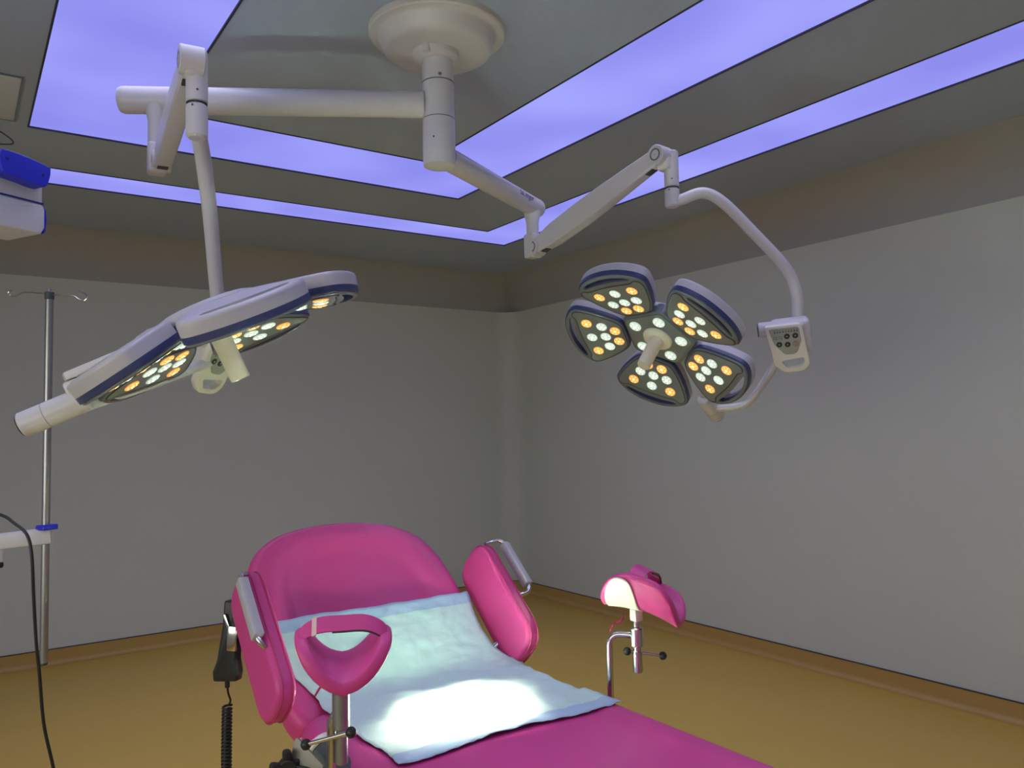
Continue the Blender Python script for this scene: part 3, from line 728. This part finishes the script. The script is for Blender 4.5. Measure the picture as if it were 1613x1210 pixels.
def leg_support(cfg):
    s = cfg['s']; px, py = cfg['post']; sx_, sy_ = cfg['sock']; zt = cfg['ztop']
    mb = MB(); dx = V((sx_ - px, sy_ - py, 0)); du = dx.normalized()
    pts = [V((px, py, .60)), V((px, py, zt - .03))]
    pts += [V((px, py, zt)) + (V((0, 0, -1)) * (.03 * (1 - math.sin(t))) + du * (.03 * (1 - math.cos(t)))) for t in [pi / 2 * k / 6 for k in range(1, 7)]]
    pts += [V((px, py, zt)) + dx]
    tube(mb, pts, .0085, 16); post = part(mb, 'leg_support', STEEL, bed); post['label'] = cfg['label']
    z0 = cfg['sz'][0]; z1 = cfg['sz'][1]
    g = MB(); cyl(g, (sx_, sy_, z0), (sx_, sy_, z1), .0165, 28, .003); cyl(g, (sx_, sy_, z0 - .012), (sx_, sy_, z0), .010, 20); cyl(g, (sx_, sy_, z0 - .065), (sx_, sy_, z0 - .010), .0125, 24, .002)
    cyl(g, (sx_, sy_, z1), (sx_, sy_, z1 + .03), .008, 16); part(g, 'socket', BRUSH if s < 0 else STEEL, post)
    b0, b1 = V(cfg['bar'][0]), V(cfg['bar'][1]); g = MB(); tube(g, [b0, b1], .0042, 12); part(g, 'clamp_bar', STEEL, post)
    for q in (b0, b1):
        g = MB(); lathe(g, [(.001, -.0105), (.006, -.0088), (.0095, -.004), (.0105, 0), (.0095, .004), (.006, .0088), (.001, .0105)], 20, M.Translation(q)); part(g, 'ball_knob', BLACK, post)
    g = MB(); rbox(g, (.026, .024, .035), M.Translation((sx_, sy_, z1 + .034)), .004); part(g, 'white_block', CREAM, post)
    # clamp on the side rail
    g = MB(); rbox(g, (.045, .05, .07), M.Translation((px + s * -.004, py, .70)), .006); part(g, 'rail_clamp', BRUSH, post)
    # saddle
    ax = V(cfg['axis']).normalized(); up = V(cfg['up']); y_ = up.cross(ax).normalized(); up = ax.cross(y_)
    X = xf(V(cfg['c']), ax, y_, up)
    L, r, ph = cfg['L'], cfg['r'], cfg['ph']
    crutch_mesh('saddle_pad', PINK, X, L, r, ph, .024, .012, 1.0, post, flare=cfg.get('flare', .03))
    crutch_mesh('saddle_shell', CREAM, X, L, r + .004, ph, .005, -.010, .86, post, flare=cfg.get('flare', .03), ps=cfg.get('ps', .9), po=cfg.get('po', 0))
    # edge piping
    # strap over the top
    g = MB(); n_ = 22; vs = []; w_ = cfg['strap_w'] / 2
    A = X @ V((cfg['sx'], -r * math.sin(ph) * 1.10, r - r * 1.06 * math.cos(ph) - .006)); B = X @ V((cfg['sx'] + cfg.get('skew', 0), r * math.sin(ph) * 1.10, r - r * 1.06 * math.cos(ph) - .006))
    rise = cfg['rise']
    for i in range(n_ + 1):
        t = i / n_; c = A.lerp(B, t) + up * (rise * (math.sin(pi * t) ** .7) + .003 * math.sin(9 * t)) 
        roll = cfg.get('roll', 0.5)
        wd = (ax * math.cos(roll) + up * math.sin(roll)); nn_ = (up * math.cos(roll) - ax * math.sin(roll))
        for a_, b_ in ((-w_, -.0022), (w_, -.0022), (w_, .0022), (-w_, .0022)): vs.append(c + wd * a_ + nn_ * b_)
    fs = [(i * 4 + j, i * 4 + (j + 1) % 4, (i + 1) * 4 + (j + 1) % 4, (i + 1) * 4 + j) for i in range(n_) for j in range(4)] + [(3, 2, 1, 0), (n_ * 4, n_ * 4 + 1, n_ * 4 + 2, n_ * 4 + 3)]
    g.add(vs, fs); st = part(g, 'strap', PINK, post)
    i0 = cfg['tag']; g = MB(); tv = [V(v_) for v_ in vs[i0 * 4:(i0 + 2) * 4]]; cen = sum(tv, V((0, 0, 0))) / 8
    tv = [cen + (v_ - cen) * 1.10 + (v_ - cen).normalized() * .001 for v_ in tv]
    g.add(tv, [(0, 1, 5, 4), (1, 2, 6, 5), (2, 3, 7, 6), (3, 0, 4, 7), (3, 2, 1, 0), (4, 5, 6, 7)], None, False); part(g, 'strap_label', PALEPINK, st)
    # hook-and-loop edge under the strap's free end
    g = MB(); ee = [V(vs[i * 4]) for i in range(1, n_ // 2 + 4)]; tube(g, ee, .0026, 6); part(g, 'strap_edge', DKGREY, st)
    # loose lace under the shell
    g = MB(); c0 = X @ V((L * .2, 0, -.035)); tube(g, smooth_path([c0, c0 + V((-.02, -.01, -.012)), c0 + V((-.045, -.01, -.014)), c0 + V((-.06, -.015, -.028))], 5), .0022, 8); part(g, 'lace', PINKD, post)
    return post

leg_support(dict(s=-1, label='leg support at the near left of the seat', post=(.606, 1.513), sock=(.619, 1.496), ztop=.965, sz=(.930, 1.000),
    bar=((0.5538, 1.5088, 0.9124), (0.6072, 1.4206, 0.9483)), c=(.612, 1.468, 1.066), axis=(.36, .92, .10), up=(0, -.10, 1), L=.155, r=.074, ph=1.42, strap_w=.030, sx=-.02, rise=.027, roll=.9, tag=18, flare=.055))
leg_support(dict(s=1, label='leg support at the far right of the seat, white shell showing', post=(1.385, 1.585), sock=(1.425, 1.525), ztop=.972, sz=(.945, .992),
    bar=((1.4040, 1.5395, 0.9334), (1.4781, 1.4890, 0.9202)), c=(1.425, 1.500, 1.050), axis=(-.46, .90, .22), up=(.34, -.05, 1), L=.205, r=.082, ph=1.42, ps=.5, po=.21, strap_w=.040, sx=.01, rise=.030, roll=.2, tag=3))

# side clamp and adjuster at the near left corner of the seat
cl = MB(); c0 = V((.602, 1.455, .800))
cyl(cl, (0.6373, 1.6508, 0.8406), (0.6608, 1.5644, 0.7965), .032, 36, .004); adj = part(cl, 'tilt_adjuster', DKGREY, bed)
g = MB(); cyl(g, (0.6347, 1.6583, 0.8454), (0.6388, 1.6439, 0.8372), .037, 36, .003); part(g, 'white_ring', CREAM, adj)
g = MB(); c1 = V((0.5386, 1.5722, 0.8522))
for k in range(5):
    t = k * 2 * pi / 5; rbox(g, (.016, .02, .034), M.Translation(c1) @ M.Rotation(t, 4, 'Y') @ M.Translation((0, 0, .018)), .006)
cyl(g, c1 + V((-.004, -.012, 0)), c1 + V((.004, .012, 0)), .018); cyl(g, c1, V((0.5873, 1.5389, 0.8448)), .007)
part(g, 'star_knob', BLACK, bed)
g = MB(); q0 = V((0.5551, 1.5827, 0.8873)); q1 = V((0.5791, 1.5440, 0.8536)); dd = (q1 - q0); x_, y_, z_ = frame(dd, (0.5, .8, 0)); L_ = dd.length
slab(g, rounded_poly([(-.5 * .036, -.01), (.5 * .036, .012), (.5 * .036, L_ + .02), (-.5 * .036, L_ + .02)], .008, 4), -.003, .003, .001, .001, xf(q0, x_, z_, x_.cross(z_)))
part(g, 'release_lever', OLIVE, bed)

# ------------------------------------------------------------------ paper underpad draped from backrest to seat
P0 = BX @ V((0, 0, .0475)); YC = P0.y + (ZT + .005 - P0.z) / math.tan(al); OFF = .0035
def pad_height(x, s):
    """s = arc distance along the sheet measured from the crease: s > 0 up the backrest, s < 0 along the seat"""
    R = .045; zc = ZT + .005 + OFF; yc = YC - OFF * math.tan(al / 2)
    def up_(l): return V((x, yc + l * math.cos(al), zc + l * math.sin(al)))
    def fl_(l): return V((x, yc - l, zc - .0065 * min(1, max(0, (l - .06) / .12))))
    if s > R: return up_(s)
    if s < -R: return fl_(-s)
    t = (R - s) / (2 * R); return up_(R) * (1 - t) ** 2 + V((x, yc, zc)) * 2 * t * (1 - t) + fl_(R) * t * t
from mathutils import noise as NZ
mb = MB(); nu, nv = 56, 80; s0, s1 = -.425, .255
vs = []; uvs = []
for j in range(nv + 1):
    s = s0 + (s1 - s0) * j / nv
    fr = j / nv
    for i in range(nu + 1):
        u = i / nu
        # left and right edges of the sheet, slightly wavy; on the seat it runs out to the table edge
        xl = (.735 if s < 0 else .735 - .10 * min(1, s / .2)) + .006 * math.sin(s * 31); xr = (1.335 if s < -.06 else 1.335 - .065 * min(1, (s + .06) / .12)) + .006 * math.sin(s * 27 + 1)
        x = xl + (xr - xl) * u
        ss = s + (.012 * math.sin(x * 13 + 1) if j in (0,) else 0) + (.035 * (u - .5) if j > nv - 2 else 0) * 0
        p = pad_height(x, ss)
        a_ = NZ.noise(V((x * 7, s * 9, .3))) * .006 + NZ.noise(V((x * 19, s * 23, 4.1))) * .0025
        a_ = a_ + (.5 - abs(NZ.noise(V((x * 6 + s * 11, s * 8 - x * 4, 9))))) ** 2 * .016 + (.5 - abs(NZ.noise(V((x * 13 - s * 17, s * 15 + x * 9, 2))))) ** 3 * .03 - .005
        nn = V((0, -math.sin(al), math.cos(al))) if s > .03 else V((0, 0, 1))
        edge = max(0, (x - (XR - .045)) / .045); 
        if s < -.04 and edge > 0: p.z -= .028 * edge * edge
        if s < -.30 and edge > 0: p.z += .020 * edge
        vs.append(tuple(p + nn * (abs(a_) + .001))); uvs.append((u, fr))
fs = [(j * (nu + 1) + i, j * (nu + 1) + i + 1, (j + 1) * (nu + 1) + i + 1, (j + 1) * (nu + 1) + i) for j in range(nv) for i in range(nu)]
mb.add(vs, fs); pad = mb.build('paper_underpad', PAPER, None, 180)
me = pad.data; ul = me.uv_layers.new(name='UVMap')
for lp in me.loops: ul.data[lp.index].uv = uvs[lp.vertex_index]
sol = pad.modifiers.new('thickness', 'SOLIDIFY'); sol.thickness = .0012; sol.offset = 1
tag(pad, 'pale blue paper underpad creased between the backrest and the seat', 'underpad')

# ------------------------------------------------------------------ handset with coiled cord
hs = empty('handset', (0.5595, 2.0668, 0.8919)); tag(hs, 'black hand control hanging at the left side rail with its coiled cord', 'handset')
hx = (0.6611, -0.7485, -0.0342); hy = (0.0800, -0.0623, 0.9893); hx = V(hx).normalized(); hy = V(hy); hy = (hy - hx * hy.dot(hx)).normalized(); HX = xf(V((0.5632, 2.0573, 0.9933)), hx, hy, hx.cross(hy))
mb = MB(); slab(mb, rounded_poly([(-.034, -.098), (.030, -.092), (.033, -.070), (.026, -.040), (.026, .098), (-.012, .100), (-.014, .04), (-.026, -.045), (-.037, -.075)], [.006, .006, .01, .02, .006, .006, .03, .02, .01], 4), -.014, .014, .005, .005, HX)
part(mb, 'handset_body', BLACK, hs)
mb = MB(); rbox(mb, (.024, .060, .012), HX @ M.Translation((.018, .012, .018)), .003); rbox(mb, (.009, .052, .008), HX @ M.Translation((.004, .045, .018)) @ M.Rotation(.40, 4, 'Z'), .003); cyl(mb, HX @ V((.012, .09, .004)), HX @ V((.030, .125, -.004)), .008)
part(mb, 'holder', STEEL, hs)
top = V((0.5595, 2.0666, 0.8966)); t2 = V((0.5626, 2.0725, 0.8668)); t3 = V((0.5695, 2.0755, 0.8431))
mb = MB(); cyl(mb, top + V((0, 0, .004)), top - V((0, 0, .018)), .006); tube(mb, smooth_path([top, t2, t3, V((0.5645, 2.0798, 0.8307))], 5), .0026, 8)
b_ = V((0.5632, 2.0807, 0.8307)); zz = b_.z; turns = 62; pts = []
for i in range(turns * 10 + 1):
    t = i / 10; zc = zz - t * .0085
    pts.append(V((b_.x - .002 * math.sin(t * .1) + .0105 * math.cos(2 * pi * t / 1), b_.y + .0105 * math.sin(2 * pi * t), zc)))
tube(mb, pts, .0032, 6)
end = pts[-1]; tube(mb, smooth_path([end, end + V((.02, -.03, -.06)), V((.70, 1.75, .2)), V((.74, 1.65, .10))], 6), .0032, 8)
part(mb, 'coiled_cord', BLACK, hs)

# ------------------------------------------------------------------ equipment stand at the left edge with blue and white head
DIRX = V((.872, .489, 0)); 
eq = empty('equipment_stand', (-.30, 2.75, 0)); tag(eq, 'blue and white medical equipment head on a stand at the left edge', 'medical equipment')
ax = DIRX; ay = V((-ax.y, ax.x, 0)); up = V((0, 0, 1))
def EX(p): return xf(V(p), ax, -ay, -up) if False else xf(V(p), ax, up, ax.cross(up))
# local: x along the head towards its right end, y up, z towards the room front
e_hi = V((0.1979, 2.6418, 2.2068)); e_lo = V((0.2036, 2.6434, 2.1261))
mb = MB(); o_ = e_hi - ax * .23; rbox(mb, (.46, .075, .15), EX(o_ + V((0, 0, .004)) - ax.cross(up) * .075), .008); part(mb, 'head_body', PALE, eq)
mb = MB(); q_ = (0.2087, 2.6062, 2.2621); bl = closed_spline([(-.126, -.026), (-.116, -.038), (-.06, -.044), (-.02, -.048), (.0, -.044), (.010, -.02), (.013, .004), (.006, .014), (-.05, .024), (-.11, .028), (-.126, .024), (-.130, 0)], 5)
slab(mb, bl, -.15, .008, .003, .003, EX(V(q_) - ax * .012)); cov = part(mb, 'blue_cover', BLUE, eq)
for (u_, v_) in ((-.112, .004), (-.010, -.014)):
    g = MB(); x_, y_, z_ = ax, up, ax.cross(up); lathe(g, [(.004, .007), (.004, .0095), (.002, .010)], 12, EX(V(q_) - ax * .012 + ax * u_ + up * v_)); part(g, 'screw', BLUED, cov)
mb = MB(); o_ = e_lo - ax * .235
lo_prof = rounded_poly([(-.235, -.040), (.225, -.040), (.235, -.02), (.235, .032), (.228, .046), (-.235, .046)], .006, 3)
slab(mb, lo_prof, -.16, 0.0, .006, .006, EX(o_ + V((0, 0, .003)))); part(mb, 'lower_housing', PALE, eq)
mb = MB(); rbox(mb, (.46, .004, .15), EX(o_ + V((0, 0, .052)) - ax.cross(up) * .075), 0); part(mb, 'gap_line', BLUED, eq)
mb = MB(); slab(mb, [(.233, -.036), (.240, -.03), (.243, 0), (.240, .034), (.233, .04)], -.155, -.004, .002, .002, EX(o_ + V((0, 0, .003)))); part(mb, 'blue_end_cap', BLUE, eq)
mb = MB(); tube(mb, [(-.30, 2.75, .10), (-.30, 2.75, 2.28)], .035, 24); part(mb, 'column', PALE, eq)
mb = MB(); rbox(mb, (.20, .12, .10), M.Translation((-.24, 2.70, 2.14)) @ M.Rotation(math.atan2(ax.y, ax.x), 4, 'Z'), .01); part(mb, 'head_bracket', PALE, eq)
mb = MB(); rbox(mb, (.50, .60, .10), M.Translation((-.32, 2.78, .11)), .03)
part(mb, 'base', PALE, eq)
for sx in (-1, 1):
    for sy in (-1, 1):
        g = MB(); cyl(g, (-.32 + sx * .2 - .012, 2.78 + sy * .25, .03), (-.32 + sx * .2 + .012, 2.78 + sy * .25, .03), .03); part(g, 'castor', BLACK, eq)
# arm holding the infusion pole
pa = V((0.2222, 2.6677, 1.2275)); pq = V((0.2152, 2.6253, 1.9172)); pa = V((pq.x - .003, pq.y + .003, pa.z)); pb = V((-.30, 2.75, pa.z - .035)); dA = (pb - pa).normalized(); pa = pa - dA * .010; x_, y_, z_ = frame(dA)
mb = MB(); L_ = (pb - pa).length; rbox(mb, (.030, .044, L_ + .012), xf((pa + pb) / 2, x_, y_, z_), .006); arm = part(mb, 'pole_arm', PALE, eq)
mb = MB(); g0 = V((0.2139, 2.6429, 1.2288)); vd = V((-.08, -.99, -.04)); cyl(mb, g0 - vd * .012, g0 + vd * .006, .0042, 14, .0004); part(mb, 'screw_hole', BLACK, arm)
mb = MB(); c_ = V((0.1152, 2.8191, 1.1675)); rbox(mb, (.035, .03, .050), M.Translation(c_ + V((-.012, 0, 0))), .005); kn = part(mb, 'clamp_block', PALE, eq)
mb = MB(); rbox(mb, (.036, .032, .018), M.Translation(c_ + V((-.012, 0, -.032))), .006); part(mb, 'black_foot', BLACK, kn)

# infusion pole
pt = V((0.2152, 2.6253, 1.9172)); pbm = V((0.2123, 2.6987, 0.8739)); pbm = V((pt.x - .004, pt.y + .006, pbm.z))
iv = empty('infusion_pole', pbm); tag(iv, 'grey steel infusion pole with hooks, clamped at the left edge', 'infusion pole')
mb = MB(); tube(mb, [pbm, pt], .0105, 20); tube(mb, [pt, pt + V((0, 0, .012))], .0045, 10); part(mb, 'pole', BRUSH, iv)
mb = MB(); cyl(mb, pt + V((0, 0, -.018)), pt + V((0, 0, .004)), .0125); part(mb, 'top_collar', DKGREY, iv)
for s, pp in ((1, [(0.2153, 2.6255, 1.9135), (0.2461, 2.5803, 1.9055), (0.2686, 2.5528, 1.9013), (0.2793, 2.5339, 1.8903), (0.2898, 2.5148, 1.8847), (0.2985, 2.5082, 1.8952), (0.2923, 2.5238, 1.9078), (0.2802, 2.5437, 1.9171)]), (-1, [(0.2153, 2.6255, 1.9135), (0.1899, 2.6669, 1.9215), (0.1581, 2.7129, 1.9279), (0.1406, 2.7377, 1.9209), (0.1289, 2.7580, 1.9211), (0.1211, 2.7628, 1.9288), (0.1241, 2.7603, 1.9362), (0.1315, 2.7491, 1.9350)])):
    mb = MB(); tube(mb, smooth_path([V(q) for q in pp], 5), .0024, 8); part(mb, 'hook', STEEL, iv)
mb = MB(); cz = V((0.2149, 2.6588, 1.2523)); rbox(mb, (.046, .034, .015), M.Translation(V((pt.x, pt.y, cz.z))) @ M.Rotation(.5, 4, 'Z'), .003); part(mb, 'blue_collar', BLUE, iv)
mb = MB(); cyl(mb, pbm - V((0, 0, .004)), pbm + V((0, 0, .004)), .0108); part(mb, 'pole_foot', DKGREY, iv)

# black cable hanging from the equipment
cab = MB(); pp = [(0.0165, 2.6210, 1.3215), (0.0997, 2.5403, 1.3025), (0.1299, 2.5086, 1.2809), (0.1572, 2.4796, 1.2512), (0.1681, 2.4635, 1.1974), (0.1738, 2.4669, 1.0896), (0.1809, 2.4700, 0.9734), (0.1889, 2.4701, 0.8904), (0.2004, 2.4712, 0.7576), (0.2211, 2.4643, 0.6493), (0.2463, 2.4565, 0.5079)]
pts = [V(q) for q in pp]; pts = [V((-.30, 2.72, pts[0].z + .06))] + pts; l = pts[-1]; pts += [V((l.x + .02, l.y, .25)), V((l.x + .03, l.y - .03, .03)), V((l.x + .10, l.y - .15, .006)), V((l.x + .2, l.y - .4, .006))]
tube(cab, smooth_path(pts, 8), .0042, 10); tag(cab.build('black_cable', BLACK), 'black cable drooping from the left edge down past the infusion pole', 'cable')
cab = MB(); pts = [V(q) for q in [(0.0181, 2.9660, 2.4955), (0.0835, 2.9226, 2.4682), (0.1130, 2.9034, 2.4496), (0.1328, 2.8911, 2.4294), (0.1297, 2.8939, 2.4196), (0.1005, 2.9141, 2.4204), (0.0192, 2.9702, 2.4245)]]
pts = [V((-.30, 2.75, 2.28))] + pts + [V((-.27, 2.75, 2.20))]
tube(cab, smooth_path(pts, 7), .0022, 8); tag(cab.build('thin_cable', BLACK), 'thin dark cable loop above the blue cover, top left', 'cable')
